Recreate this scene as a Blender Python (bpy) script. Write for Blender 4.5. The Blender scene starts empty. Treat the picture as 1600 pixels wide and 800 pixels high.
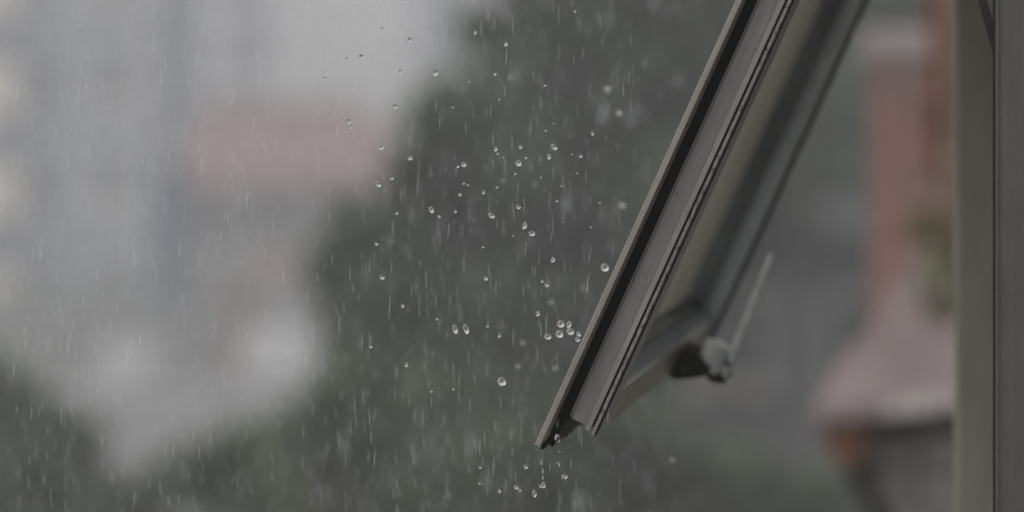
import bpy, bmesh, math, random
from mathutils import Vector, Matrix, noise
R = math.radians
rnd = random.Random(7)
sc = bpy.context.scene
col = sc.collection

# ------------------------------------------------------------------ camera
F = 1600 * 100 / 36.0            # focal length in photo pixels
CAMZ = 9.0                       # third-floor window above the ground
YAW = math.atan2(970, F)         # camera is turned outwards from the facade (facade runs along +Y)
HOR = 10                         # photo row of the horizon
CAM = Vector((0, 0, CAMZ))
cd = bpy.data.cameras.new('camera'); cam = bpy.data.objects.new('camera', cd); col.objects.link(cam)
cam.location = CAM; cam.rotation_euler = (R(90), 0, YAW)
cd.lens = 100; cd.sensor_width = 36; cd.shift_y = -(400 - HOR) / 1600
cd.clip_start = 0.05; cd.clip_end = 3000
cd.dof.use_dof = True; cd.dof.focus_distance = 2.045; cd.dof.aperture_fstop = 2.55; cd.dof.aperture_blades = 0
sc.camera = cam

# ------------------------------------------------------------------ sky and sun (overcast)
SUN_EL, SUN_AZ = 55, -135        # soft light from high up outside the facade
w = bpy.data.worlds.new('World'); sc.world = w; w.use_nodes = True
nt = w.node_tree; nt.nodes.clear()
sky = nt.nodes.new('ShaderNodeTexSky'); sky.sky_type = 'NISHITA'; sky.sun_disc = False
sky.sun_elevation = R(SUN_EL); sky.sun_rotation = R(SUN_AZ); sky.dust_density = 4; sky.air_density = 1.5
hs = nt.nodes.new('ShaderNodeHueSaturation'); hs.inputs['Saturation'].default_value = 0.16
bg = nt.nodes.new('ShaderNodeBackground'); bg.inputs['Strength'].default_value = 0.11
wo = nt.nodes.new('ShaderNodeOutputWorld')
nt.links.new(sky.outputs[0], hs.inputs['Color']); nt.links.new(hs.outputs[0], bg.inputs['Color']); nt.links.new(bg.outputs[0], wo.inputs['Surface'])
sd = bpy.data.lights.new('sun', 'SUN'); sd.energy = 1.2; sd.angle = R(60); sd.color = (1, 0.98, 0.95)
sun = bpy.data.objects.new('sun', sd); col.objects.link(sun); sun.location = (-20, -10, 60)
az = R(SUN_AZ); el = R(SUN_EL)
sdir = Vector((math.sin(az) * math.cos(el), math.cos(az) * math.cos(el), math.sin(el)))
sun.rotation_euler = sdir.to_track_quat('Z', 'Y').to_euler()
sc.view_settings.view_transform = 'Standard'; sc.view_settings.look = 'None'
sc.view_settings.exposure = 0.22; sc.view_settings.gamma = 1; sc.view_settings.use_curve_mapping = False
sc.render.engine = 'CYCLES'
cy = sc.cycles
cy.use_denoising = True; cy.use_adaptive_sampling = False
cy.max_bounces = 10; cy.diffuse_bounces = 3; cy.glossy_bounces = 4; cy.transmission_bounces = 8
cy.volume_bounces = 1; cy.transparent_max_bounces = 24; cy.sample_clamp_indirect = 4; cy.caustics_refractive = False; cy.caustics_reflective = False

# ------------------------------------------------------------------ helpers
AX = Vector((-math.sin(YAW), math.cos(YAW), 0)); RT = Vector((math.cos(YAW), math.sin(YAW), 0)); UP = Vector((0, 0, 1))
def at(u, v, d):
    """a point of the place seen at photo position u, v and d metres out along the view"""
    return CAM + AX * d + RT * (d * (u - 800) / F) + UP * (d * (HOR - v) / F)
def at_y(u, v, y):
    a = (u - 800) / F
    return at(u, v, y / (math.cos(YAW) + a * math.sin(YAW)))

def mat(name, colr, rough=0.6, var=0.12, scale=4.0, col2=None, bump=0.0, spec=0.3, metal=0.0, stretch=(1, 1, 1), detail=6):
    m = bpy.data.materials.new(name); m.use_nodes = True
    n = m.node_tree.nodes; l = m.node_tree.links; b = n['Principled BSDF']
    b.inputs['Roughness'].default_value = rough; b.inputs['Metallic'].default_value = metal
    b.inputs['Specular IOR Level'].default_value = spec
    tc = n.new('ShaderNodeTexCoord'); mp = n.new('ShaderNodeMapping'); mp.inputs['Scale'].default_value = stretch
    nz = n.new('ShaderNodeTexNoise'); nz.inputs['Scale'].default_value = scale; nz.inputs['Detail'].default_value = detail; nz.inputs['Roughness'].default_value = 0.6
    l.new(tc.outputs['Object'], mp.inputs[0]); l.new(mp.outputs[0], nz.inputs['Vector'])
    rp = n.new('ShaderNodeValToRGB')
    c2 = col2 or tuple(c * (1 - 2.5 * var) for c in colr)
    c1 = colr if col2 else tuple(min(1, c * (1 + var)) for c in colr)
    rp.color_ramp.elements[0].position = 0.35; rp.color_ramp.elements[1].position = 0.65
    rp.color_ramp.elements[0].color = (*c2, 1); rp.color_ramp.elements[1].color = (*c1, 1)
    l.new(nz.outputs['Fac'], rp.inputs[0]); l.new(rp.outputs[0], b.inputs['Base Color'])
    if bump:
        bp = n.new('ShaderNodeBump'); bp.inputs['Strength'].default_value = bump; bp.inputs['Distance'].default_value = 0.002
        l.new(nz.outputs['Fac'], bp.inputs['Height']); l.new(bp.outputs[0], b.inputs['Normal'])
    return m

def paint(name, colr, grime, rust=None, lo=0.30, hi=0.42, rough=0.45):
    """old window paint: cloudy tone, run-off streaks along the member, black specks and chips"""
    m = bpy.data.materials.new(name); m.use_nodes = True
    n = m.node_tree.nodes; l = m.node_tree.links; b = n['Principled BSDF']
    b.inputs['Roughness'].default_value = rough; b.inputs['Specular IOR Level'].default_value = 0.35
    tc = n.new('ShaderNodeTexCoord')
    def nz(scale, st, det=6, ro=0.6):
        mp = n.new('ShaderNodeMapping'); mp.inputs['Scale'].default_value = st
        t = n.new('ShaderNodeTexNoise'); t.inputs['Scale'].default_value = scale; t.inputs['Detail'].default_value = det; t.inputs['Roughness'].default_value = ro
        l.new(tc.outputs['Object'], mp.inputs[0]); l.new(mp.outputs[0], t.inputs['Vector']); return t.outputs['Fac']
    def ramp(fac, p0, p1, c0, c1):
        r = n.new('ShaderNodeValToRGB'); e = r.color_ramp.elements
        e[0].position = p0; e[1].position = p1; e[0].color = (*c0, 1); e[1].color = (*c1, 1)
        l.new(fac, r.inputs[0]); return r.outputs[0]
    def mix(f, a, c):
        x = n.new('ShaderNodeMix'); x.data_type = 'RGBA'
        l.new(f, x.inputs['Factor'])
        for s, i in ((a, 6), (c, 7)):
            if isinstance(s, tuple): x.inputs[i].default_value = (*s, 1)
            else: l.new(s, x.inputs[i])
        return x.outputs[2]
    cloudy = ramp(nz(22, (1, 1, 1)), 0.3, 0.7, tuple(c * 0.78 for c in colr), colr)
    runs = ramp(nz(60, (4, 4, 0.35)), 0.40, 0.68, (0, 0, 0), (0.55, 0.55, 0.55))
    c = mix(runs, cloudy, tuple(x * 0.5 + g * 0.5 for x, g in zip(colr, grime)))
    if rust:
        rs = ramp(nz(35, (1, 1, 0.6)), 0.55, 0.72, (0, 0, 0), (0.7, 0.7, 0.7)); c = mix(rs, c, rust)
    chips = ramp(nz(330, (1, 1, 0.55), 8, 0.7), lo, hi, (1, 1, 1), (0, 0, 0))
    c = mix(chips, c, grime)
    l.new(c, b.inputs['Base Color'])
    bp = n.new('ShaderNodeBump'); bp.inputs['Strength'].default_value = 0.35; bp.inputs['Distance'].default_value = 0.0006
    l.new(nz(420, (1, 1, 0.6), 5), bp.inputs['Height']); l.new(bp.outputs[0], b.inputs['Normal'])
    return m

def leaf_mat(name, c0, c1):
    m = bpy.data.materials.new(name); m.use_nodes = True
    n = m.node_tree.nodes; l = m.node_tree.links; b = n['Principled BSDF']
    g = n.new('ShaderNodeNewGeometry'); r = n.new('ShaderNodeValToRGB')
    r.color_ramp.elements[0].color = (*c0, 1); r.color_ramp.elements[1].color = (*c1, 1)
    tc = n.new('ShaderNodeTexCoord'); nz = n.new('ShaderNodeTexNoise'); nz.inputs['Scale'].default_value = 1.0; nz.inputs['Detail'].default_value = 2
    l.new(tc.outputs['Object'], nz.inputs['Vector'])
    mr = n.new('ShaderNodeMapRange'); mr.inputs['From Min'].default_value = 0.36; mr.inputs['From Max'].default_value = 0.64; l.new(nz.outputs['Fac'], mr.inputs['Value'])
    av = n.new('ShaderNodeMath'); av.operation = 'MULTIPLY_ADD'; av.inputs[1].default_value = 0.45; l.new(g.outputs['Random Per Island'], av.inputs[0])
    hv = n.new('ShaderNodeMath'); hv.operation = 'MULTIPLY'; hv.inputs[1].default_value = 0.55; l.new(mr.outputs[0], hv.inputs[0]); l.new(hv.outputs[0], av.inputs[2])
    l.new(av.outputs[0], r.inputs[0]); l.new(r.outputs[0], b.inputs['Base Color'])
    b.inputs['Roughness'].default_value = 0.5; b.inputs['Specular IOR Level'].default_value = 0.3
    return m

def water_mat():
    m = bpy.data.materials.new('water'); m.use_nodes = True
    b = m.node_tree.nodes['Principled BSDF']
    b.inputs['Base Color'].default_value = (1, 1, 1, 1); b.inputs['Roughness'].default_value = 0.0
    b.inputs['IOR'].default_value = 1.333; b.inputs['Transmission Weight'].default_value = 1
    return m

class MB:
    def __init__(s): s.v = []; s.f = []
    def add(s, vs, fs):
        o = len(s.v); s.v += [tuple(v) for v in vs]; s.f += [tuple(i + o for i in f) for f in fs]
    def box(s, x0, x1, y0, y1, z0, z1):
        s.add([(x0,y0,z0),(x1,y0,z0),(x1,y1,z0),(x0,y1,z0),(x0,y0,z1),(x1,y0,z1),(x1,y1,z1),(x0,y1,z1)],
              [(0,3,2,1),(4,5,6,7),(0,1,5,4),(1,2,6,5),(2,3,7,6),(3,0,4,7)]); return s
    def tube(s, pts, rad, n=8):
        rings = []; pts = [Vector(p) for p in pts]; o = len(s.v)
        for i, p in enumerate(pts):
            t = (pts[min(i + 1, len(pts) - 1)] - pts[max(i - 1, 0)]).normalized()
            a = t.cross(Vector((0.31, 0.17, 0.94))); a = a.normalized() if a.length > 1e-3 else t.cross(Vector((1, 0, 0))).normalized()
            b = t.cross(a); r = rad[i] if isinstance(rad, (list, tuple)) else rad
            for k in range(n):
                q = p + (a * math.cos(2 * math.pi * k / n) + b * math.sin(2 * math.pi * k / n)) * r; s.v.append(tuple(q))
        for i in range(len(pts) - 1):
            for k in range(n):
                k2 = (k + 1) % n
                s.f.append((o + i*n + k, o + i*n + k2, o + (i+1)*n + k2, o + (i+1)*n + k))
        s.f.append(tuple(o + k for k in range(n))[::-1]); s.f.append(tuple(o + (len(pts)-1)*n + k for k in range(n))); return s
    def prism(s, poly, axis, a, b):
        """polygon of 2-D points extruded along an axis between a and b (a, b may be functions of the point)"""
        n = len(poly); vs = []
        for e in (a, b):
            for p in poly:
                h = e(p) if callable(e) else e
                vs.append((h, p[0], p[1]) if axis == 'x' else (p[0], h, p[1]) if axis == 'y' else (p[0], p[1], h))
        s.add(vs, [tuple(range(n))[::-1], tuple(range(n, 2*n))] + [(i, (i+1) % n, n + (i+1) % n, n + i) for i in range(n)]); return s
    def mesh(s, name):
        me = bpy.data.meshes.new(name); me.from_pydata(s.v, [], s.f)
        bm = bmesh.new(); bm.from_mesh(me); bmesh.ops.recalc_face_normals(bm, faces=bm.faces); bm.to_mesh(me); bm.free()
        return me
    def build(s, name, m, parent=None, bevel=0, smooth=False):
        me = s.mesh(name); me.materials.append(m)
        if smooth:
            for p in me.polygons: p.use_smooth = True
        o = bpy.data.objects.new(name, me); col.objects.link(o)
        if parent: o.parent = parent
        if bevel:
            b = o.modifiers.new('bevel', 'BEVEL'); b.width = bevel; b.segments = 2; b.limit_method = 'ANGLE'
        return o
def B(*a): return MB().box(*a)

def tag(o, label=None, cat=None, group=None, kind=None):
    for k, v in (('label', label), ('category', cat), ('group', group), ('kind', kind)):
        if v: o[k] = v
    return o
def thing(name, label, cat, loc, rz=0.0, group=None):
    o = bpy.data.objects.new(name, None); col.objects.link(o); o.location = loc; o.rotation_euler = (0, 0, rz)
    o.empty_display_size = 0.1
    return tag(o, label, cat, group)

# ------------------------------------------------------------------ materials
M = {}
M['sash'] = paint('weathered_sash_paint', (0.27, 0.258, 0.248), (0.018, 0.016, 0.014), lo=0.27, hi=0.37)
M['flange'] = paint('flange_paint', (0.30, 0.265, 0.24), (0.03, 0.025, 0.02), lo=0.26, hi=0.34)
M['ridge'] = paint('ridge_paint', (0.25, 0.235, 0.215), (0.015, 0.013, 0.012), lo=0.36, hi=0.5)
M['rail'] = paint('rail_paint', (0.30, 0.25, 0.225), (0.02, 0.017, 0.015), rust=(0.13, 0.085, 0.065))
M['bluegrey'] = paint('blue_grey_paint', (0.42, 0.47, 0.50), (0.04, 0.022, 0.022), rough=0.3)
M['farstile'] = paint('pale_blue_grey_paint', (0.66, 0.72, 0.75), (0.05, 0.05, 0.05), rough=0.3)
M['gasket_shade'] = mat('black_gasket_shade', (0.012, 0.011, 0.01), 0.7, 0.2, 60)  # near-black rubber; also paints in the shade of the flange recess
M['bead'] = mat('dark_glazing_bead', (0.15, 0.17, 0.17), 0.4, 0.15, 20)
M['frame'] = paint('frame_paint', (0.098, 0.096, 0.093), (0.03, 0.028, 0.025), lo=0.24, hi=0.32)
M['cast'] = mat('cast_metal', (0.84, 0.88, 0.89), 0.32, 0.1, 90, metal=0.0, spec=0.5, bump=0.1)
M['castdark'] = mat('dark_bracket', (0.03, 0.029, 0.026), 0.6, 0.2, 60)
M['plaster'] = mat('olive_plaster', (0.55, 0.53, 0.46), 0.8, 0.14, 9, stretch=(1, 1, 0.3), bump=0.3)
M['render'] = mat('wall_render', (0.30, 0.285, 0.255), 0.85, 0.12, 3, bump=0.3)
M['room'] = mat('room_paint', (0.35, 0.33, 0.30), 0.8, 0.05, 2)
M['water'] = water_mat()

# ================================================================== STRUCTURE
g = MB(); g.add([(-500,-500,0),(500,-500,0),(500,500,0),(-500,500,0)], [(0,1,2,3)])
tag(g.build('ground', mat('wet_ground', (0.11, 0.105, 0.10), 0.55, 0.2, 0.15, col2=(0.055, 0.07, 0.04))), kind='structure')

# own building: wall with the window opening the camera looks out of
XO, XI = -0.155, 0.10
YW0, YW1 = -1.3, 2.545
ZS, ZL = CAMZ - 0.80, CAMZ + 0.46
own = thing('apartment_building', 'olive plastered apartment wall and window reveal at the right edge', 'building', (0, 0, 0))
YB = 1.975                      # made-up open balcony, added for sky light on the sash, ends here
B(XO, XI, YW1, 4.4, 0, 15).build('wall_pier', M['plaster'], own, 0.006)
B(XO, XI, YB + 0.05, YW1, 0, ZS - 0.04).build('wall_below_window', M['plaster'], own)
B(XO, XI, YB + 0.05, YW1, ZL, 15).build('wall_above_window', M['plaster'], own)
B(XO - 0.03, XI + 0.03, YB + 0.053, YW1 - 0.003, ZS - 0.04, ZS).build('window_sill', M['render'], own, 0.004)
B(XI, 4, YB + 0.2, 4.2, CAMZ - 1.7, CAMZ - 1.5).build('floor_slab', M['room'], own)
B(XI, 4, YB + 0.2, 4.2, CAMZ + 1.2, CAMZ + 1.4).build('ceiling_slab', M['room'], own)
B(4, 4.2, YB, 4.4, 0, 15).build('back_wall', M['room'], own)
B(XI, 4, 4.2, 4.4, 0, 15).build('end_wall', M['room'], own)
B(-0.010, 4, YB + 0.002, YB + 0.045, 0, 15).build('end_wall', M['plaster'], own)
B(-0.3, 4.3, YB - 0.1, 4.5, 15, 15.25).build('roof', M['render'], own)
B(XO, 4, -3, YB - 0.002, CAMZ - 1.7, CAMZ - 1.5).build('balcony_slab', M['render'], own)  # unseen balcony floor, added with the open side that lets sky light in
B(XO, XO + 0.1, -3, YB - 0.004, CAMZ - 1.5, CAMZ - 0.62).build('added_balcony_parapet', M['render'], own)

# window frame: mullion, far jamb, head and sill members
XF0, XF1 = -0.092, -0.012
fr = thing('window_frame', 'fixed grey painted window frame beside the open sash', 'window frame', (XF0, 2.0, ZS))
def rel(o, b):    # shift builder coordinates to a thing's origin
    b.v = [tuple(Vector(v) - Vector(o.location)) for v in b.v]; return b
MULY0, MULY1 = 1.975, 2.02
rel(fr, B(XF0, XF1, MULY0, MULY1, ZS, ZL)).build('mullion', M['frame'], fr, 0.0012)
rel(fr, B(XF0 + 0.0012, XF0 + 0.0022, MULY0 - 0.0012, MULY0 - 0.0001, ZS, ZL)).build('mullion_ridge', M['frame'], fr)
rel(fr, B(XF0 - 0.0022, XF0 - 0.0002, MULY0 + 0.012, MULY1 - 0.004, ZS, ZL)).build('weather_seal', M['gasket_shade'], fr)
rel(fr, B(XF0, XF1, YW1 - 0.045, YW1 - 0.002, ZS, ZL)).build('far_jamb', M['frame'], fr, 0.0012)
rel(fr, B(XF0, XF1, MULY1, YW1 - 0.045, ZL - 0.045, ZL)).build('head', M['frame'], fr)
rel(fr, B(XF0, XF1, MULY1, YW1 - 0.045, ZS, ZS + 0.04)).build('sill_member', M['frame'], fr)

# ================================================================== OPEN SASH
ALPHA = R(24.5)
TIP = at_y(835, 695, 2.0)
L = 0.765; W = 0.545
sash = thing('open_window', 'open grey top-hung window sash with worn paint, tilting out in the rain', 'window', TIP)
sash.rotation_euler = (0, ALPHA, 0)
mm = 0.001
# local axes: x = towards the room, y = along the facade, z = up along the stile
sb = 0.026           # the body stops this far above the lower edge of the outer flange
B(0, 4.3*mm, 0, 0.05, 0, L).build('flange', M['flange'], sash, 0.0005)
B(0, 4.3*mm, W - 0.05, W, 0, L).build('flange', M['flange'], sash, 0.0005)
B(0.0002, 4.1*mm, 0.0502, W - 0.0502, 0, 0.045).build('flange', M['flange'], sash, 0.0005)
B(0.0002, 4.1*mm, 0.0502, W - 0.0502, L - 0.045, L).build('flange', M['flange'], sash, 0.0005)
prof = [(14.2,16),(27.3,16),(27.3,18),(30.9,18),(30.9,22),(32.2,22),(32.2,16.5),(36.6,16.5),(36.6,46),(9.0,46),(9.0,34),(14.2,34)]
prof = [(a*mm, b*mm) for a, b in prof]
MB().prism(prof, 'z', sb, L - 0.01).build('stile', M['sash'], sash, 0.0003)
MB().prism([(27.0*mm,11*mm),(30.9*mm,11*mm),(30.9*mm,17.9*mm),(27.4*mm,17.9*mm)], 'z', sb - 0.0022, L - 0.011).build('raised_strip', M['sash'], sash, 0.0005)
MB().prism([(32.3*mm,12.5*mm),(33.2*mm,11.2*mm),(34.9*mm,11.2*mm),(35.2*mm,13*mm),(35.2*mm,16.4*mm),(32.3*mm,16.4*mm)], 'z', sb - 0.0035, L - 0.012).build('ridge', M['ridge'], sash, 0.0003)
B(34.9*mm, 36.2*mm, 13.6*mm, 16.3*mm, sb - 0.003, L - 0.013).build('edge_seal', M['gasket_shade'], sash)
# black strip painting in the recess shade between flange and stile; its lower end is cut on the slant, grimy and ragged
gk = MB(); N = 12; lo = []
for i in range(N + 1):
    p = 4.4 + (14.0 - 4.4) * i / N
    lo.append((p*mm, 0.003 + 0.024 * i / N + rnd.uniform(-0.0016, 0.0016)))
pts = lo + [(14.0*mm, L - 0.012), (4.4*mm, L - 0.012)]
gk.prism(pts, 'y', 0.021, 0.0335).build('gasket_shade', M['gasket_shade'], sash)
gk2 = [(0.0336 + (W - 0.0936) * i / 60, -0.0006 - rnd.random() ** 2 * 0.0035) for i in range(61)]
MB().prism(gk2 + [(W - 0.06, sb + 0.004), (0.0336, sb + 0.004)], 'x', 4.4*mm, 8.8*mm).build('gasket_shade', M['gasket_shade'], sash)  # dark strip along the bottom flange, stands in for its shade
gk3 = [(0.006 + 0.0274 * i / 10, -0.0002 - rnd.random() * 0.0022) for i in range(11)]
MB().prism(gk3 + [(0.0334, 0.004), (0.006, 0.002)], 'x', 4.4*mm, 6.6*mm).build('grime_shade_bead', M['gasket_shade'], sash)  # black bead painting both dirt and shade at the flange foot
sm_ = MB(); z_ = sb + 0.002
while z_ < L - 0.03:
    ln_ = rnd.choice((0.0006, 0.001, 0.002, 0.004, 0.007)) * rnd.uniform(0.6, 1.4); w_ = rnd.uniform(0.00012, 0.0005) * (1.6 if ln_ < 0.002 else 1)
    c_ = 0.02695 - rnd.uniform(0, 0.0003); sm_.box(c_ - w_, c_ + w_, 0.01585, 0.0161, z_, z_ + ln_); z_ += ln_ + rnd.choice((0.0008, 0.002, 0.005, 0.011)) * rnd.uniform(0.5, 1.5)
sm_.build('cracked_seam', M['gasket_shade'], sash)
B(12.1*mm, 13.9*mm, 18*mm, 20.9*mm, sb + 0.001, L - 0.012).build('channel_lip', M['sash'], sash, 0.0003)
# far stile
yo = W - 0.046
prof = [(9.0,0),(22.0,-2),(22.0,4),(23.2,4),(23.2,-1),(40,-1),(40,26),(32,28),(9.0,28)]
MB().prism([(a*mm, yo + b*mm) for a, b in prof[4:] + [(9.0, 4), (22.0, 4)]], 'z', sb, L - 0.01).build('stile', M['farstile'], sash, 0.0006)
B(40.1*mm, 43.5*mm, yo + 1*mm, yo + 9*mm, sb, L - 0.012).build('edge_seal', M['gasket_shade'], sash)
MB().prism([(4.6*mm, yo - 3*mm), (22.4*mm, yo - 6*mm), (22.4*mm, yo + 3.9*mm), (4.6*mm, yo + 3.9*mm)], 'z', sb + 0.03, L - 0.04).build('glazing_bead', M['bead'], sash, 0.0006)
# bottom rail and its bead, top rail
rt0, rt1 = 46.3*mm, yo - 1.3*mm
MB().prism([(9.0*mm, sb), (36.4*mm, sb - 0.001), (36.4*mm, sb + 0.027), (9.0*mm, sb + 0.027)], 'y', rt0, rt1).build('bottom_rail', M['rail'], sash, 0.0008)
MB().prism([(20*mm, sb + 0.0275), (36.2*mm, sb + 0.0275), (35.4*mm, sb + 0.034), (20*mm, sb + 0.036)], 'y', rt0, rt1).build('rail_cover', M['bluegrey'], sash, 0.0006)
MB().prism([(9.2*mm, sb + 0.0275), (19.8*mm, sb + 0.0275), (19.8*mm, sb + 0.038), (9.2*mm, sb + 0.044)], 'y', rt0, rt1).build('glazing_bead', M['bead'], sash, 0.0006)
B(9.0*mm, 36.4*mm, rt0, rt1, L - 0.045, L - 0.011).build('top_rail', M['sash'], sash)
# glass pane
gm = bpy.data.materials.new('wet_glass'); gm.use_nodes = True
n_ = gm.node_tree.nodes; l_ = gm.node_tree.links; n_.remove(n_['Principled BSDF'])
tcn = n_.new('ShaderNodeTexCoord')
tx = n_.new('ShaderNodeTexNoise'); tx.inputs['Scale'].default_value = 9; tx.inputs['Detail'].default_value = 4
l_.new(tcn.outputs['Object'], tx.inputs['Vector'])
trn = n_.new('ShaderNodeBsdfTransparent'); trn.inputs['Color'].default_value = (0.95, 0.945, 0.92, 1)
gl = n_.new('ShaderNodeBsdfGlossy'); gl.inputs['Roughness'].default_value = 0.06; gl.inputs['Color'].default_value = (1, 1, 1, 1)
fz = n_.new('ShaderNodeFresnel'); fz.inputs['IOR'].default_value = 1.45
pane = n_.new('ShaderNodeMixShader'); l_.new(fz.outputs[0], pane.inputs[0]); l_.new(trn.outputs[0], pane.inputs[1]); l_.new(gl.outputs[0], pane.inputs[2])
d0 = n_.new('ShaderNodeBsdfDiffuse'); d9 = n_.new('ShaderNodeBsdfTranslucent')
for d_ in (d0, d9): d_.inputs['Color'].default_value = (0.47, 0.435, 0.385, 1)
df = n_.new('ShaderNodeMixShader'); df.inputs[0].default_value = 0.5; l_.new(d0.outputs[0], df.inputs[1]); l_.new(d9.outputs[0], df.inputs[2])
mr = n_.new('ShaderNodeMapRange'); mr.inputs['To Min'].default_value = 0.26; mr.inputs['To Max'].default_value = 0.48
ms = n_.new('ShaderNodeMixShader'); l_.new(tx.outputs['Fac'], mr.inputs['Value']); l_.new(mr.outputs[0], ms.inputs[0])
l_.new(pane.outputs[0], ms.inputs[1]); l_.new(df.outputs[0], ms.inputs[2]); l_.new(ms.outputs[0], n_['Material Output'].inputs['Surface'])
B(4.5*mm, 8.5*mm, 46.5*mm, yo - 0.2*mm, sb + 0.001, L - 0.012).build('glass_pane', gm, sash)
# cam handle on the bottom rail
HY = 0.365
hp = bpy.data.objects.new('handle', None); col.objects.link(hp); hp.parent = sash; hp.location = (36.6*mm, HY, sb + 0.010)
MB().prism([(0,-13*mm),(7*mm,-12*mm),(20*mm,-4*mm),(28*mm,2*mm),(28*mm,8*mm),(12*mm,14*mm),(0,13*mm)], 'y', -0.022, 0.03).build('bracket', M['castdark'], hp, 0.001)
ring = [(24*mm + 11.5*mm*math.cos(t), 13*mm*math.sin(t)) for t in [2*math.pi*k/24 for k in range(24)]]
MB().prism(ring, 'z', 3*mm, 28*mm).build('barrel', M['cast'], hp, 0.0018)
MB().tube([(40*mm, -0.004, 4*mm), (39*mm, -0.004, 12*mm), (36.5*mm, -0.004, 0.06), (34*mm, -0.004, 0.112), (33.8*mm, -0.004, 0.115)], [4.4*mm, 3.8*mm, 3.1*mm, 2.9*mm, 2.0*mm], 14).build('lever', M['cast'], hp, 0, True)
MB().tube([(27*mm, -0.004, 2*mm), (33*mm, -0.004, 1*mm), (39*mm, -0.004, 3*mm), (43*mm, -0.004, 10*mm)], [5*mm, 5.5*mm, 5*mm, 2.5*mm], 12).build('knuckle', M['castdark'], hp, 0, True)
MB().tube([(36*mm, -0.004, 16*mm), (40.5*mm, -0.004, 17*mm)], [4.2*mm, 4.2*mm], 12).build('pin', M['castdark'], hp, 0, True)

# friction stay: one thing bolted to mullion and sash
st = thing('window_stay', 'narrow chipped grey stay arm reaching from the frame up to the sash', 'window stay', at_y(1566, 78, 2.026))
sv = Vector((-0.27, 0, 1)).normalized(); sn = Vector((1, 0, 0.27)).normalized()
def arm(p0, p1, y0, y1, z0, z1):
    b = MB(); vs = []
    for y in (y0, y1):
        for p, z in ((p0, z0), (p1, z0), (p1, z1), (p0, z1)):
            q = sn * p + sv * z; vs.append((q.x, y, q.z))
    b.add(vs, [(0,1,2,3),(7,6,5,4),(0,4,5,1),(1,5,6,2),(2,6,7,3),(3,7,4,0)]); return b
arm(-0.001, 0.009, 0, 0.0022, -0.02, 0.27).build('arm', M['frame'], st, 0.0004)
arm(-0.008, -0.001, 0.016, 0.08, -0.012, 0.27).build('dark_bar', M['castdark'], st, 0.0004)  # near-black bar beside the arm

# ================================================================== NEIGHBOURING FACADE (5 to 7 m along the wall)
M['brick'] = mat('red_brick', (0.33, 0.165, 0.147), 0.85, 0.2, 6, col2=(0.28, 0.185, 0.172), bump=0.4)
M['brickpale'] = mat('pale_brick', (0.34, 0.235, 0.22), 0.85, 0.2, 6, bump=0.4)
M['mortar'] = mat('mortar', (0.26, 0.22, 0.20), 0.9, 0.1, 12)
M['coping'] = mat('coping_stone', (0.36, 0.31, 0.31), 0.8, 0.12, 7)
FY = 6.4
p0 = at_y(1358, 100, FY); zt = p0.z
fin = thing('brick_pier', 'red brick wall end with pale coping beyond the window frame', 'brick wall', (p0.x, FY, zt - 3.2))
B(0.006, 0.62, 0.006, 0.30, 0, 3.2 - 0.001).build('mortar_core', M['mortar'], fin)
bl, bh, gap = 0.205, 0.065, 0.010
brick_meshes = [B(0, bl, 0, 0.10, 0, bh).mesh('brick') for _ in range(3)]
half = B(0, bl / 2 - gap / 2, 0, 0.10, 0, bh).mesh('brick')
for me_, k in zip(brick_meshes + [half], ('brick', 'brickpale', 'brick', 'brick')): me_.materials.append(M[k])
for c in range(21):
    x = 0.0; z = 3.2 - (c + 1) * (bh + gap)
    while x < 0.5:
        me_ = half if (c % 2 and x == 0.0) else rnd.choice(brick_meshes)
        o = bpy.data.objects.new('brick', me_); col.objects.link(o); o.parent = fin
        o.location = (x, rnd.uniform(-0.004, 0.003), z); o.rotation_euler = (0, rnd.uniform(-0.01, 0.01), 0)
        x += (bl / 2 + gap / 2 if me_ is half else bl + gap)
B(-0.008, 0.62, -0.012, 0.31, 3.2, 3.275).build('coping', M['coping'], fin, 0.012)

nb = thing('neighbouring_house', 'grey neighbouring wall behind the brick pier at the right', 'building', (-0.15, 6.75, 0))
B(0, 4, 0, 9, 0, 7.5).build('wall', M['render'], nb)
B(-0.2, 4.2, -0.1, 9.2, 7.5, 7.7).build('roof', M['render'], nb)

def pipe(name, label, u, y, dia, v0, v1, m):
    a = at_y(u, v0, y); b = at_y(u, v1, y); t = thing(name, label, 'pipe', b)
    h = a.z - b.z
    MB().tube([(0, 0, 0), (0, 0, h)], dia / 2, 12).build('tube', m, t, 0, True)
    for z in (h * 0.25, h * 0.6):
        MB().tube([(0, 0, z), (0, 0, z + 0.03)], dia / 2 + 0.006, 12).build('collar', m, t)
pipe('rusty_pipe', 'rust-orange upright pipe against the top of the brick pier', 1468, 6.25, 0.046, -900, 275, mat('rust', (0.34, 0.12, 0.06), 0.8, 0.2, 12, bump=0.3))
pipe('beige_downpipe', 'beige downpipe next to the rusty pipe by the window frame', 1493, 6.1, 0.036, -900, 640, mat('beige_pvc', (0.36, 0.29, 0.23), 0.5, 0.1, 8))

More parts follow.
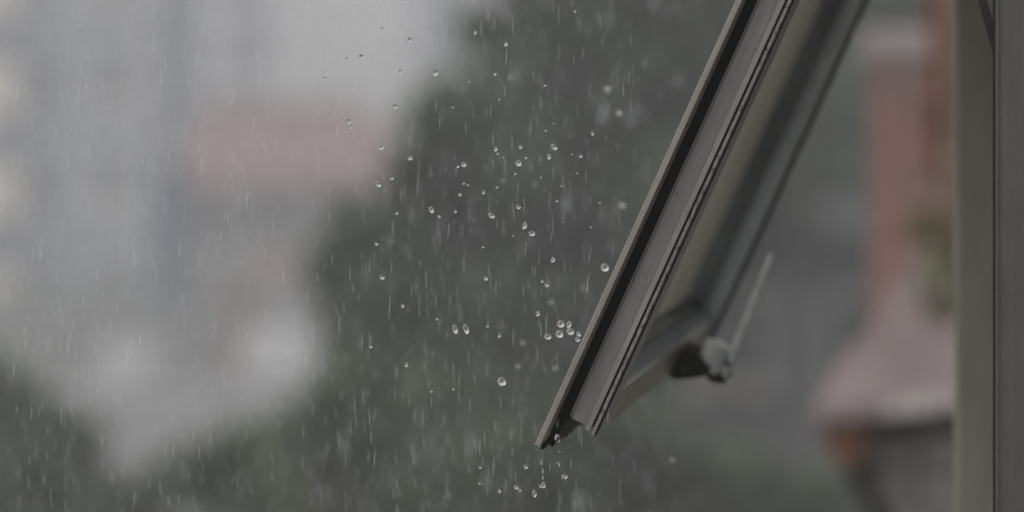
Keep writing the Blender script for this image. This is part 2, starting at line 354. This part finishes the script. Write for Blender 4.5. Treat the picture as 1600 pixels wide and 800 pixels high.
# weathered sloping canopy below the pier and the rough wall that carries it
def rough(mb, name, m, parent, cuts=5, amp=0.02, sc_=6.0):
    me = mb.mesh(name); bm = bmesh.new(); bm.from_mesh(me)
    bmesh.ops.subdivide_edges(bm, edges=bm.edges[:], cuts=cuts, use_grid_fill=True)
    bmesh.ops.triangulate(bm, faces=[f for f in bm.faces if len(f.verts) > 4])
    for v in bm.verts:
        v.co += noise.noise_vector(v.co * sc_) * amp + noise.noise_vector(v.co * sc_ * 3.1) * amp * 0.4
    bm.normal_update(); bm.to_mesh(me); bm.free(); me.materials.append(m)
    o = bpy.data.objects.new(name, me); col.objects.link(o); o.parent = parent; return o
M['ledge'] = mat('weathered_pink_concrete', (0.24, 0.195, 0.195), 0.8, 0.1, 9, col2=(0.15, 0.115, 0.112), bump=0.4)
M['rubble'] = mat('rough_grey_stone', (0.42, 0.40, 0.38), 0.9, 0.1, 7, col2=(0.20, 0.185, 0.17), bump=0.5)
CY = 5.5
M['palewall_edge'] = mat('pale_edge_stone', (0.46, 0.42, 0.41), 0.8, 0.12, 20)
def q(u, v, y=CY):
    p = at_y(u, v, y); return p
cb = q(1262, 660)
can = thing('stone_canopy', 'weathered pinkish sloping ledge jutting out below the brick pier', 'canopy', (cb.x, CY, cb.z))
def lp(u, v): p = q(u, v); return (p.x - cb.x, p.z - cb.z)
outline = [lp(1262, 668), lp(1330, 660), lp(1400, 648), lp(1510, 636), lp(1560, 630), lp(1560, 400), lp(1480, 402), lp(1395, 440), lp(1352, 505), lp(1300, 585), lp(1266, 640)]
# sloping: the upper outline lies further back
cv = MB(); n = len(outline)
front = [(x, 0.85 * max(0, z) / 0.32, z) for x, z in outline]; back = [(x + 0.02, 1.0, z) for x, z in outline]
cv.add(front + back, [tuple(range(n))[::-1], tuple(range(n, 2*n))] + [(i, (i+1) % n, n + (i+1) % n, n + i) for i in range(n)])
rough(cv, 'slab', M['ledge'], can, 4, 0.010, 9)
# broken edge stones along the lip
for k in range(9):
    u = 1280 + k * 30
    x, z = lp(u + rnd.uniform(-5, 5), 655 - (u - 1262) * 0.11)
    o = rough(MB().box(-0.02, 0.022, -0.03, 0.05, -0.012, 0.014), 'edge_stone', M['palewall_edge'] if k > 3 else M['ledge'], can, 2, 0.008, 20)
    o.location = (x, -0.01, z + 0.004); o.rotation_euler = (0, rnd.uniform(-0.2, 0.2), rnd.uniform(-0.3, 0.3))
wb = q(1345, 672)
rub = thing('rubble_wall', 'rough grey stone wall under the pinkish ledge at lower right', 'stone wall', (wb.x, CY + 0.12, 0))
hh = wb.z - 0.012
rough(MB().prism([(0.02, 0), (0.6, 0), (0.6, hh), (-0.02, hh), (0.0, hh - 0.1), (0.05, hh - 0.22)], 'y', 0, 0.8), 'wall_core', M['mortar'], rub, 3, 0.012, 5)
zz = 0.0
while zz < 0.62:
    hstone = rnd.uniform(0.06, 0.10); x = 0.0 + rnd.uniform(-0.02, 0.03) + max(0, 0.03 if zz > 0.15 else 0)
    while x < 0.40:
        ws = rnd.uniform(0.09, 0.17)
        o = rough(MB().box(0, ws - 0.01, 0, 0.1, 0, hstone - 0.01), 'stone', M['rubble'], rub, 2, 0.010, 14)
        o.location = (x, -0.045 + rnd.uniform(-0.01, 0.01), hh - zz - hstone); x += ws
    zz += hstone
br = q(1312, 690)
bt = thing('rusty_bracket', 'rust-brown bracket stub tucked under the tip of the ledge', 'bracket', br)
rough(MB().prism([(-0.035, 0.03), (0.05, 0.035), (0.045, -0.02), (0.01, -0.045), (-0.02, -0.02)], 'y', 0, 0.09), 'bracket_plate', mat('rust_brown', (0.24, 0.11, 0.05), 0.85, 0.2, 14), bt, 2, 0.006, 20)
a0 = q(1318, 712); a1 = q(1372, 830)
MB().tube([(0.01, 0.05, -0.03), tuple(a1 - br + Vector((0, 0.06, 0)))], 0.018, 8).build('dark_rod', M['castdark'], bt)  # near-black rod slanting down from the plate

# small plant rooted in the wall
lf = leaf_mat('wall_plant_leaf', (0.07, 0.10, 0.02), (0.17, 0.19, 0.05))
PB = q(1478, 545, 5.95)
pl = thing('wall_plant', 'small yellow-green plant growing out of the brick pier', 'plant', PB)
stems = [((1478, 545), (1474, 470), (1468, 430), (1445, 358)), ((1478, 545), (1480, 450), (1492, 405)), ((1478, 545), (1458, 520), (1440, 425))]
leaves = []
for s_ in stems:
    pts = [tuple(q(u, v, 5.95) - PB + Vector((0, rnd.uniform(-0.03, 0.03) if i else 0, 0))) for i, (u, v) in enumerate(s_)]
    MB().tube(pts, [0.006 - 0.001 * i for i in range(len(pts))], 6).build('stem', M['castdark'], pl)
for (u, v, n_l, spr) in ((1442, 362, 9, 16), (1462, 385, 5, 12), (1478, 480, 9, 16), (1462, 515, 8, 18), (1440, 432, 6, 12), (1482, 430, 7, 12)):
    for k in range(n_l):
        p = q(u + rnd.gauss(0, spr), v + rnd.gauss(0, spr), 5.95) - PB + Vector((0, rnd.uniform(-0.06, 0.06), 0))
        s_ = rnd.uniform(0.018, 0.032)
        o = MB(); o.add([(-s_*1.4,0,0),(-s_*0.3,s_*0.55,s_*0.15),(s_*1.2,0,-s_*0.2),(-s_*0.3,-s_*0.55,s_*0.15)], [(0,1,2),(0,2,3)])
        ob = o.build('leaf', lf, pl); ob.location = p; ob.rotation_euler = (rnd.uniform(0.6, 2.4), rnd.uniform(-0.7, 0.7), rnd.uniform(0, 6.28))

# ================================================================== FAR BUILDINGS
def placed(name, label, cat, u, d, group=None):
    p = at(u, 0, d); return thing(name, label, cat, (p.x, p.y, 0), YAW, group)
def px(d): return d / F
def zv(v, d): return CAMZ + (HOR - v) * d / F

def window_part(root, x, y, z, ww, wh, frame_m, glass_m, sill=True):
    o = MB()
    for a in ((-ww/2-0.08, -ww/2, z-0.08, z+wh+0.08), (ww/2, ww/2+0.08, z-0.08, z+wh+0.08), (-ww/2, ww/2, z-0.08, z), (-ww/2, ww/2, z+wh, z+wh+0.08), (-0.03, 0.03, z, z+wh)):
        o.box(x+a[0], x+a[1], y-0.08, y+0.02, a[2], a[3])
    wn = o.build('window', frame_m, root)
    B(x-ww/2, x+ww/2, y-0.03, y-0.01, z, z+wh).build('pane', glass_m, wn)
    if sill: B(x-ww/2-0.15, x+ww/2+0.15, y-0.18, y-0.001, z-0.18, z-0.085).build('sill', frame_m, wn)
    return wn
M['darkglass'] = mat('dark_window_glass', (0.035, 0.04, 0.05), 0.15, 0.1, 1, spec=0.5)
M['palewall'] = mat('pale_rendered_wall', (0.62, 0.62, 0.61), 0.85, 0.04, 0.3)
M['greywall'] = mat('grey_rendered_wall', (0.36, 0.37, 0.40), 0.85, 0.1, 0.25, col2=(0.28, 0.29, 0.34))
M['whitepaint'] = mat('white_paint', (0.72, 0.71, 0.68), 0.6, 0.05, 1)
M['cream'] = mat('cream_paint', (0.74, 0.68, 0.56), 0.7, 0.05, 1)

# pale block behind the red roof
D1 = 140; k1 = px(D1)
pb = placed('pale_apartment_block', 'pale grey apartment block behind the red roofed house', 'building', 500, D1)
x0, x1 = (228 - 500) * k1, (1020 - 500) * k1
B(x0, x1, 0, 12, 0, 19).build('wall', M['palewall'], pb)
B(x0 - 0.3, x1 + 0.3, -0.3, 12.3, 19, 19.5).build('roof', M['render'], pb)
for v, hgt in ((90, 1.35), (174, 1.35), (258, 1.35), (6, 1.35)):
    for u in (385, 690, 900):
        window_part(pb, (u - 500) * k1, 0, zv(v, D1), 2.3, hgt, M['darkglass'], M['darkglass'])

# grey block with cream balcony fronts at far left
D2 = 92; k2 = px(D2)
gb = placed('grey_apartment_block', 'blue-grey apartment block with cream balcony fronts at far left', 'building', 0, D2)
x0, x1 = -420 * k2, 246 * k2
B(x0, x1, 0, 14, 0, 16).build('wall', M['greywall'], gb)
B(x0 - 0.25, x1 + 0.25, -0.25, 14.2, 16, 16.4).build('roof', M['render'], gb)
for i, vt in enumerate((-60, 97, 255, 418, 575)):
    z0 = zv(vt + 76, D2); z1 = zv(vt, D2)
    B(-260 * k2, 36 * k2, -1.1, -1.0, z0, z1).build('balcony_front', M['cream'], gb)
    B(-262 * k2, 38 * k2, -1.15, 0, z0 - 0.16, z0).build('balcony_slab', M['whitepaint'], gb)
    window_part(gb, -110 * k2, 0, z0 + 0.25, 2.4, 1.9, M['whitepaint'], M['darkglass'], False)
    window_part(gb, 66 * k2, 0, z0 + 0.5, 0.9, 1.25, M['greywall'], M['darkglass'])
    window_part(gb, 175 * k2, 0, z0 + 0.35, 1.3, 1.35, M['whitepaint'], M['darkglass'])
    B(110 * k2, 232 * k2, -0.35, -0.001, z0 - 0.02, z0 + 0.12).build('ledge', M['whitepaint'], gb)
MB().tube([(228 * k2, -0.12, 0), (228 * k2, -0.12, 16)], 0.1, 8).build('downpipe', M['whitepaint'], gb)

# house with the red roof
D3 = 68; k3 = px(D3)
hs_ = placed('red_roofed_house', 'low grey house with a faded red tiled hip roof', 'house', 440, D3)
def hx(u): return (u - 440) * k3
ze = zv(285, D3); zr = zv(172, D3)
M['rooftile'] = mat('faded_red_tile', (0.22, 0.138, 0.126), 0.8, 0.15, 1.2, col2=(0.18, 0.12, 0.11))
M['housewall'] = mat('stained_house_wall', (0.36, 0.345, 0.34), 0.85, 0.1, 0.5, col2=(0.25, 0.235, 0.235))
B(hx(268), hx(660), 0, 6, 0, ze).build('wall', M['housewall'], hs_)
ov = 0.45
rv = [(hx(262), -ov, ze), (hx(668), -ov, ze), (hx(668), 6 + ov, ze), (hx(262), 6 + ov, ze), (hx(300), 2.8, zr), (hx(560), 2.8, zr),
      (hx(262), -ov, ze - 0.14), (hx(668), -ov, ze - 0.14), (hx(668), 6 + ov, ze - 0.14), (hx(262), 6 + ov, ze - 0.14)]
m_ = MB(); m_.add(rv, [(0,1,5,4),(1,2,5),(2,3,4,5),(3,0,4),(6,7,1,0),(7,8,2,1),(8,9,3,2),(9,6,0,3),(9,8,7,6)])
roof = m_.build('roof', M['rooftile'], hs_)
m_ = MB().tube([(hx(300), 2.8, zr + 0.03), (hx(560), 2.8, zr + 0.03)], 0.12, 8); m_.build('ridge_tiles', M['rooftile'], roof)
window_part(hs_, hx(345), 0, zv(395, D3), 1.0, 1.0, M['whitepaint'], M['darkglass'])
window_part(hs_, hx(430), 0, zv(345, D3) - 0.2, 0.9, 0.7, M['housewall'], M['darkglass'])
dr = B(hx(352), hx(400), -0.06, -0.001, 0.02, zv(440, D3)).build('door', mat('brown_timber', (0.24, 0.14, 0.085), 0.7, 0.1, 3), hs_)
B(hx(360), hx(363), -0.11, -0.061, zv(505, D3), zv(490, D3)).build('handle', M['cast'], dr)
B(hx(400), hx(460), -0.05, -0.001, zv(440, D3), zv(385, D3)).build('shutter', mat('faded_orange_shutter', (0.36, 0.24, 0.17), 0.7, 0.1, 3), hs_)
tp = placed('blue_tarpaulin', 'narrow blue tarpaulin hanging beside the red roofed house', 'tarpaulin', 262, D3 - 1)
t_ = MB(); nx, nz_ = 10, 16; kk = px(D3 - 1)
for j in range(nz_ + 1):
    for i in range(nx + 1):
        t_.v.append(((-24 + 46 * i / nx) * kk, 0.06 * math.sin(i * 1.9 + j * 0.25), zv(470, D3 - 1) + (zv(262, D3 - 1) - zv(470, D3 - 1)) * j / nz_))
for j in range(nz_):
    for i in range(nx):
        a = j * (nx + 1) + i; t_.f.append((a, a + 1, a + nx + 2, a + nx + 1))
to = t_.build('sheet', mat('blue_tarp', (0.10, 0.155, 0.23), 0.5, 0.1, 2), tp)
sm = to.modifiers.new('solid', 'SOLIDIFY'); sm.thickness = 0.01
B(-26 * kk, 24 * kk, -0.02, 0.05, zv(262, D3 - 1), zv(256, D3 - 1)).build('rail', M['castdark'], tp)
MB().tube([(-26 * kk, 0.02, 0), (-26 * kk, 0.02, zv(256, D3 - 1))], 0.03, 8).build('post', M['castdark'], tp)
MB().tube([(24 * kk, 0.02, 0), (24 * kk, 0.02, zv(256, D3 - 1))], 0.03, 8).build('post', M['castdark'], tp)

# pale lean-to roofs below the house
def awning(u0, u1, v0, v1, d, label, m):
    k = px(d); u = (u0 + u1) / 2; t = placed('lean_to_roof', label, 'canopy', u, d); hw = (u1 - u0) / 2 * k
    za, zb = zv(v0, d), zv(v1, d); b = MB(); nn = 14
    for i in range(nn):
        xa = -hw + 2 * hw * i / nn; xb = xa + 2 * hw / nn * 0.94; dz = 0.03 * (i % 2)
        b.add([(xa, 1.6, za + dz), (xb, 1.6, za + dz), (xb, 0, zb + dz), (xa, 0, zb + dz), (xa, 1.6, za + dz - 0.05), (xb, 1.6, za + dz - 0.05), (xb, 0, zb + dz - 0.05), (xa, 0, zb + dz - 0.05)],
              [(0,1,2,3),(7,6,5,4),(0,4,5,1),(1,5,6,2),(2,6,7,3),(3,7,4,0)])
    b.build('corrugated_sheet', m, t)
    B(-hw + 0.05, hw - 0.05, 1.62, 1.8, 0, za - 0.06).build('back_wall', M['housewall'], t)
    for x in (-hw + 0.1, hw - 0.1): MB().tube([(x, 0.1, 0), (x, 0.1, zb - 0.05)], 0.05, 8).build('post', M['castdark'], t)
M['palesheet'] = mat('pale_corrugated_sheet', (0.40, 0.39, 0.39), 0.5, 0.08, 2)
awning(375, 505, 525, 585, 60, 'pale corrugated lean-to roof in front of the grey house', M['palesheet'])
awning(150, 235, 548, 590, 62, 'small pale lean-to roof below the grey apartment block', M['palesheet'])
yw = placed('yard_wall', 'long pale grey yard wall behind the bushes at lower left', 'wall', 180, 56)
kk = px(56)
B(-330 * kk, 300 * kk, 0, 0.25, 0, zv(612, 56)).build('wall', mat('yard_wall_render', (0.40, 0.38, 0.39), 0.85, 0.1, 0.6), yw)
B(-332 * kk, 302 * kk, -0.05, 0.30, zv(612, 56), zv(606, 56)).build('wall_cap', M['palewall'], yw)

# flat roofed grey building to the right of the sash
D5 = 26; k5 = px(D5)
lb = placed('flat_roofed_building', 'low concrete-grey building behind the window handle', 'building', 1260, D5)
zt5 = zv(392, D5)
B(-230 * k5, 190 * k5, 0, 5, 0, zt5).build('wall', mat('concrete_grey', (0.15, 0.145, 0.15), 0.8, 0.1, 0.7), lb)
B(-236 * k5, 196 * k5, -0.2, 5.2, zt5, zt5 + 0.22).build('roof_edge', mat('wet_bitumen', (0.07, 0.07, 0.073), 0.7, 0.15, 1.0), lb)
for u in (-140, 110): window_part(lb, u * k5, 0, zv(590, D5), 0.8, 0.7, M['render'], M['darkglass'])
# hazy tall block behind everything at right
D6 = 170; k6 = px(D6)
rb_ = placed('distant_grey_block', 'distant grey block almost lost in the rain behind the trees', 'building', 1250, D6)
B(-260 * k6, 420 * k6, 0, 14, 0, 24).build('wall', M['greywall'], rb_)
for v in (60, 160, 260):
    for u in (-160, -40, 80, 200): window_part(rb_, u * k6, 0, zv(v, D6), 1.6, 1.7, M['palewall'], M['darkglass'])
B(-266 * k6, 426 * k6, -0.3, 14.3, 24, 24.4).build('roof', M['render'], rb_)

# ================================================================== TREES
M['bark'] = mat('wet_bark', (0.07, 0.055, 0.045), 0.9, 0.2, 5, bump=0.5)
def tree(name, label, d, trunk_u, clumps, lm, leaf=0.095, dens=75, group='trees and bushes outside the window', seed=1, cat='tree'):
    r_ = random.Random(seed); k = px(d)
    base = at(trunk_u, 0, d); base.z = 0
    t = thing(name, label, cat, base, 0, group)
    cs = []
    for (u, v, r) in clumps:
        c = at(u, v, d) + AX * r_.uniform(-1, 1) * r * k * 0.8 - base; cs.append((c, r * k))
    top = max(c.z for c, r in cs); hz_ = top * 0.72
    tr = MB(); pts = [Vector((r_.uniform(-.1, .1) * i, r_.uniform(-.1, .1) * i, hz_ * i / 6)) for i in range(7)]
    r0 = 0.02 * top + 0.06
    tr.tube(pts, [r0 * (1.25 if i == 0 else 1 - i / 8) for i in range(7)], 9); to_ = tr.build('trunk', M['bark'], t, 0, True)
    for c, r in cs:
        j = pts[max(1, min(5, int(c.z / max(hz_, .1) * 4.5)))]
        mid = (j + c) / 2 + Vector((r_.uniform(-.15, .15), r_.uniform(-.15, .15), -0.08 * (c - j).length))
        MB().tube([j, mid, c], [r0 * 0.42, r0 * 0.26, r0 * 0.08], 6).build('limb', M['bark'], to_)
    b = MB()
    for c, r in cs:
        subs = [(c + Vector((r_.gauss(0, 1), r_.gauss(0, 1), r_.gauss(0, 1))).normalized() * r * r_.uniform(0.35, 0.95), r * r_.uniform(0.22, 0.42)) for _ in range(20)]
        for sc_, sr in subs:
            for _ in range(max(12, int(dens * (sr / 0.2) ** 1.3))):
                dv = Vector((r_.gauss(0, 1), r_.gauss(0, 1), r_.gauss(0, 1))).normalized() * sr * r_.random() ** 0.45
                p = sc_ + dv
                if p.z < 0.3: continue
                s = leaf * r_.uniform(0.6, 1.3)
                ax_ = Vector((r_.gauss(0, 1), r_.gauss(0, 1), r_.gauss(0, 0.6))).normalized()
                nn = Vector((r_.gauss(0, .8), r_.gauss(0, .8), 1)).normalized(); sd_ = ax_.cross(nn)
                if sd_.length < .05: continue
                sd_.normalize()
                b.add([p - ax_ * s, p + sd_ * s * .45, p + ax_ * s, p - sd_ * s * .45], [(0, 1, 2, 3)])
    me = bpy.data.meshes.new('crown'); me.from_pydata(b.v, [], b.f); me.materials.append(lm)
    o = bpy.data.objects.new('crown', me); col.objects.link(o); o.parent = t
    return t
LG = leaf_mat('dark_leaf', (0.020, 0.031, 0.013), (0.090, 0.125, 0.042))
LG2 = leaf_mat('olive_leaf', (0.022, 0.034, 0.013), (0.098, 0.135, 0.042))
LG3 = leaf_mat('fresh_leaf', (0.03, 0.05, 0.012), (0.10, 0.14, 0.035))
tree('broadleaf_tree', 'tall dark green tree filling the view behind the open sash', 23, 960,
     [(800,50,95),(900,-60,150),(1000,80,150),(1120,-20,150),(770,190,100),(900,200,150),(1050,250,150),(1160,330,130),(950,390,150),(830,350,110),(1080,480,130),(1000,-180,170),(880,550,130),(850,120,110),(940,130,120),(1020,340,120),(900,460,120)], LG, seed=3)
tree('broadleaf_tree', 'stepped dark tree crown left of the sash, below the red roof line', 21, 640,
     [(690,185,72),(655,262,62),(630,370,85),(570,350,62),(540,420,62),(650,470,120),(530,500,45),(730,420,110),(760,560,120),(620,590,110),(700,300,80),(600,460,90),(690,520,110)], LG2, seed=4)
tree('broadleaf_tree', 'lower olive tree crown across the bottom centre of the view', 19, 700,
     [(440,690,70),(370,735,80),(290,760,70),(520,670,90),(560,760,120),(700,710,140),(850,690,140),(980,640,110),(1040,740,110),(640,860,150),(850,860,150),(430,840,120)], LG2, seed=5)
tree('leafy_bush', 'dark rounded bush in the lower left corner', 22, 20,
     [(10,640,75),(80,690,75),(-90,650,120),(50,780,110),(140,770,65),(210,810,60),(-60,830,130),(120,880,110)], LG, seed=6, cat='bush')
tree('broadleaf_tree', 'hazy far tree between the sash and the brick pier', 31, 1290,
     [(1200,80,110),(1290,60,100),(1340,220,110),(1260,280,95),(1420,40,120),(1210,380,120),(1330,-60,120),(1400,300,110),(1300,370,90),(1240,430,110),(1350,430,110),(1270,180,110),(1390,180,110)], LG, seed=8, leaf=0.12)
tree('leafy_bush', 'green bush below the window handle at the bottom of the view', 21, 1170,
     [(1110,770,90),(1190,780,85),(1265,790,65),(1160,880,120),(1290,880,90)], LG3, seed=9, cat='bush')
tree('leafy_bush', 'fresh green bush in front of the pale lean-to roof', 17, 560,
     [(505,640,34),(560,700,45),(530,610,26)], LG3, seed=10, cat='bush', leaf=0.09)

# ================================================================== RAIN
def drop_mesh(name, sx, sz, tear=0.0, seed=0):
    r_ = random.Random(seed); bm = bmesh.new(); bmesh.ops.create_icosphere(bm, subdivisions=3, radius=1)
    for v in bm.verts:
        z = v.co.z; f = 1 - tear * max(0, z) ** 1.5
        v.co = Vector((v.co.x * sx * f, v.co.y * sx * f, z * sz)) * (1 + 0.05 * noise.noise(v.co * 1.7 + Vector((seed * 3.1, 0, 0))))
    me = bpy.data.meshes.new(name); bm.to_mesh(me); bm.free()
    for p in me.polygons: p.use_smooth = True
    me.materials.append(M['water']); return me
DM = [drop_mesh('raindrop', 1, 1, 0, 1), drop_mesh('raindrop', 0.82, 1.15, 0.12, 2), drop_mesh('raindrop', 0.7, 1.3, 0.25, 3), drop_mesh('raindrop', 1.1, 0.85, 0, 4), drop_mesh('raindrop', 0.5, 1.6, 0.3, 5)]
# (u, v, size in photo pixels, shape, tilt, depth offset)
Z7 = [(234,90,5),(320,125,9),(168,177,8),(123,184,6),(55,244,6),(291,223,7),(525,102,6),(621,138,7),(587,231,5),(275,333,8),(129,379,8),(136,397,6),(232,460,9),(322,494,8),(264,557,6),
      (489,514,8),(471,520,5),(589,466,7),(595,480,4),(613,491,3),(666,459,6),(683,493,4),(755,490,8),(854,488,6),(826,482,3),(843,541,3),(650,543,4),(592,585,4),(477,608,6),(489,573,4),(502,578,4),(551,601,6),
      (412,676,5),(463,661,5),(660,647,7),(745,408,4),(891,417,6),(794,580,3),(914,633,3),(886,710,3),(643,736,3),(549,772,4),(280,666,5),(216,762,6),(837,35,4),(506,256,3),(454,335,3),(780,628,4),(742,267,4),(770,385,3),(600,310,3),(730,554,3)]
Z8 = [(234,67,8),(558,70,7),(768,12,8),(734,79,5),(749,91,7),(298,156,6),(405,197,4),(563,219,4),(600,249,6),(721,180,8),(198,283,6),(310,340,7),(457,416,4),(388,423,4),(820,596,3),(788,612,4),(540,660,5),(683,659,7),
      (785,650,6),(652,722,7),(663,731,6),(601,734,6),(538,710,4),(728,720,5),(848,244,8),(845,261,8)]
small = [(480 + x / 2, y / 2, s, 0) for x, y, s in Z7] + [(480 + x / 2, 400 + y / 2, s, 0) for x, y, s in Z8]
soft = [(480 + x / 2, y / 2, s) for x, y, s in [(713,577,4),(612,563,5),(635,240,5),(984,640,9),(974,352,9),(937,276,9)]] + [(480 + x / 2, 400 + y / 2, s) for x, y, s in [(673,270,6),(658,343,6),(773,349,6),(860,98,5),(762,143,6)]] + [(1051,718,7)]
big = [ # single drops that can be told apart
 (680,114,10,3,75,'flattened clear droplet near the top, beside the tree edge'),
 (591,288,10,1,-35,'clear oval droplet at the lower left of the splash, below the red roof'),
 (674,328,10,1,-20,'round clear droplet over the dark foliage, left of the splash centre'),
 (768,337,10,1,-50,'tilted oval droplet under the centre of the splash'),
 (810,255,10,0,0,'bright round droplet in the middle of the splash'),
 (866,230,10,1,-40,'clear oval droplet at the upper right of the splash'),
 (820,352,10,2,10,'upper pear-shaped droplet of the bright pair near the sash'),
 (831,365,10,3,0,'lower round droplet of the bright pair near the sash'),
 (945,418,13,0,0,'large ring-like droplet just touching the outer edge of the sash'),
 (711,514,12,2,-15,'left one of two upright oval droplets side by side'),
 (728,514,13,2,-20,'right one of two upright oval droplets side by side'),
 (784,596,14,0,0,'big bright round droplet alone in mid-air left of the sash foot'),
 (876,506,12,0,0,'topmost bright droplet of the cluster beside the sash'),
 (889,507,10,1,20,'upper right droplet of the cluster beside the sash'),
 (891,518,12,3,30,'central large droplet of the cluster beside the sash'),
 (874,522,12,0,0,'lower round droplet of the cluster beside the sash'),
 (856,526,11,3,10,'leftmost droplet of the cluster beside the sash'),
 (871,685,12,1,-15,'bright water drop hanging under the lower end of the sash'),
 (846,722,6,4,5,'topmost bead of the falling chain of droplets under the sash'),
 (848,735,6,4,5,'middle bead of the falling chain of droplets under the sash'),
 (848,745,6,4,3,'lowest bead of the falling chain of droplets under the sash'),
 (882,745,10,3,-30,'bright splintered droplet falling right of the chain under the sash'),
 (849,758,9,1,0,'round droplet at the foot of the falling chain'),
 (835,771,10,2,-10,'lowest large droplet falling below the sash'),
]
DR = 2.04
def drop(u, v, s, shape, tilt, label, group, d):
    o = bpy.data.objects.new('raindrop', DM[shape]); col.objects.link(o)
    o.location = at(u, v, d); r = s / 2 * d / F
    o.scale = (r, r, r); o.rotation_euler = (0, R(tilt), YAW)
    tag(o, label, 'raindrop', group)
for u, v, s, sh, ti, lb_ in big: drop(u, v, s, sh, ti, lb_, 'larger drops splashing off the sash', DR + rnd.uniform(-0.012, 0.012))
def region(u, v):
    if v > 690: return 'below the sash foot'
    if u > 855 and v > 380: return 'close beside the sash'
    if u < 650 and v < 160: return 'in front of the pale block'
    if u < 650 and v < 340: return 'along the left edge of the tree'
    if v < 190: return 'against the upper foliage'
    if v < 300: return 'in the upper half of the main splash'
    if v < 400: return 'in the lower half of the main splash'
    return 'over the lower foliage'
ORD = 'leftmost second third fourth fifth sixth seventh eighth ninth tenth eleventh twelfth thirteenth fourteenth fifteenth sixteenth seventeenth eighteenth nineteenth twentieth'.split()
pools = {}
for t_ in sorted(small): pools.setdefault((t_[2] >= 6, region(t_[0], t_[1])), []).append(t_)
for (hz_, reg), items in pools.items():
    for i_, (u, v, s, _) in enumerate(items):
        lbl = ('small clear droplet ' if hz_ else 'tiny bright water speck ') + reg + (', ' + ORD[i_] + (' from the left' if i_ else ' of its kind') if len(items) > 1 else '')
        drop(u, v, s, rnd.choice((0, 1, 3) if hz_ else (0, 3)), rnd.uniform(-60, 60), lbl,
             'small splash droplets' if hz_ else 'tiny splash droplets', DR + rnd.uniform(-0.025, 0.025))
soft.sort()
for i_, (u, v, s) in enumerate(soft): drop(u, v, s, 0, 0, 'soft blurred droplet behind the splash, ' + ORD[i_] + (' from the left' if i_ else ' of the blurred ones'), 'blurred splash droplets', DR + 0.28)
# water clinging under the lower flange edge

# falling rain: slender drops, too many to count
rm = bpy.data.materials.new('falling_water'); rm.use_nodes = True
rn = rm.node_tree.nodes; rl = rm.node_tree.links; rn.remove(rn['Principled BSDF'])
tr_ = rn.new('ShaderNodeBsdfTransparent'); d1 = rn.new('ShaderNodeBsdfDiffuse'); d2 = rn.new('ShaderNodeBsdfTranslucent')
d1.inputs['Color'].default_value = (0.9, 0.92, 0.95, 1); d2.inputs['Color'].default_value = (0.9, 0.92, 0.95, 1)
mx = rn.new('ShaderNodeMixShader'); mx2 = rn.new('ShaderNodeMixShader'); mx.inputs[0].default_value = 0.5; mx2.inputs[0].default_value = 0.27
rl.new(d1.outputs[0], mx.inputs[1]); rl.new(d2.outputs[0], mx.inputs[2]); rl.new(tr_.outputs[0], mx2.inputs[1]); rl.new(mx.outputs[0], mx2.inputs[2])
rl.new(mx2.outputs[0], rn['Material Output'].inputs['Surface'])
rain = MB(); rr = random.Random(21)
def needle(p, ln, rad, dx, dy):
    t = Vector((dx, dy, 1)).normalized() * ln; n5 = 5; o = len(rain.v)
    rain.v.append(tuple(p))
    for f, rf in ((0.18, 1.0), (0.75, 0.8)):
        for k in range(n5):
            a = 2 * math.pi * k / n5
            q_ = p + t * f + Vector((math.cos(a) * rad * rf, math.sin(a) * rad * rf, 0)); rain.v.append(tuple(q_))
    rain.v.append(tuple(p + t))
    for k in range(n5):
        k2 = (k + 1) % n5
        rain.f.append((o, o + 1 + k2, o + 1 + k)); rain.f.append((o + 1 + k, o + 1 + k2, o + 6 + k2, o + 6 + k)); rain.f.append((o + 6 + k, o + 6 + k2, o + 11))
def shower(n, y0, y1, ln, rad, xlim, pw):
    for _ in range(n):
        d = y0 + (y1 - y0) * rr.random() ** pw
        p = at(rr.uniform(-260, 1860), rr.uniform(-160, 960), d)
        if p.x > xlim: continue
        needle(p, ln * rr.uniform(0.5, 1.6), rad * rr.uniform(0.6, 1.3), rr.gauss(-0.01, 0.03), rr.gauss(0, 0.03))
shower(4600, 1.85, 2.4, 0.0095, 0.00021, -0.36, 1)
shower(4200, 2.4, 4.5, 0.017, 0.00036, -0.40, 1)
shower(5200, 4.5, 12.0, 0.04, 0.0007, -0.75, 1)
shower(200, 1.2, 1.85, 0.010, 0.00032, -0.30, 1)
for (u, v, wd, ln) in ((943,190,1.25,34),(985,196,0.8,28),(600,78,0.8,32),(885,330,1.1,28),(735,705,1.0,34),(760,768,0.8,30),(903,800,1.1,36),(538,715,0.8,40),(1058,135,0.7,24),(804,130,0.6,30),(681,95,0.5,34),(952,40,0.5,28),(1023,18,0.5,24),(655,665,0.5,30)):
    d = 1.62; needle(at(u, v, d), ln * d / F, wd * 0.00115, 0, 0)
me = bpy.data.meshes.new('falling_rain'); me.from_pydata(rain.v, [], rain.f); me.materials.append(rm)
ro = bpy.data.objects.new('falling_rain', me); col.objects.link(ro)
tag(ro, 'fine slanting streaks of heavy rain falling outside the window', 'rain', kind='stuff')

# ================================================================== HAZE (rain-filled air)
hzb = B(-520, 520, -520, 520, -1.0, 26).build('haze', bpy.data.materials.new('haze_air'))
hm = hzb.data.materials[0]; hm.use_nodes = True; hn = hm.node_tree.nodes; hn.remove(hn['Principled BSDF'])
pv = hn.new('ShaderNodeVolumePrincipled'); pv.inputs['Color'].default_value = (0.945, 0.945, 0.98, 1); pv.inputs['Density'].default_value = 0.0068
pv.inputs['Anisotropy'].default_value = 0.1
hm.node_tree.links.new(pv.outputs[0], hn['Material Output'].inputs['Volume'])
tag(hzb, 'grey rain haze filling the air', 'haze', kind='stuff')
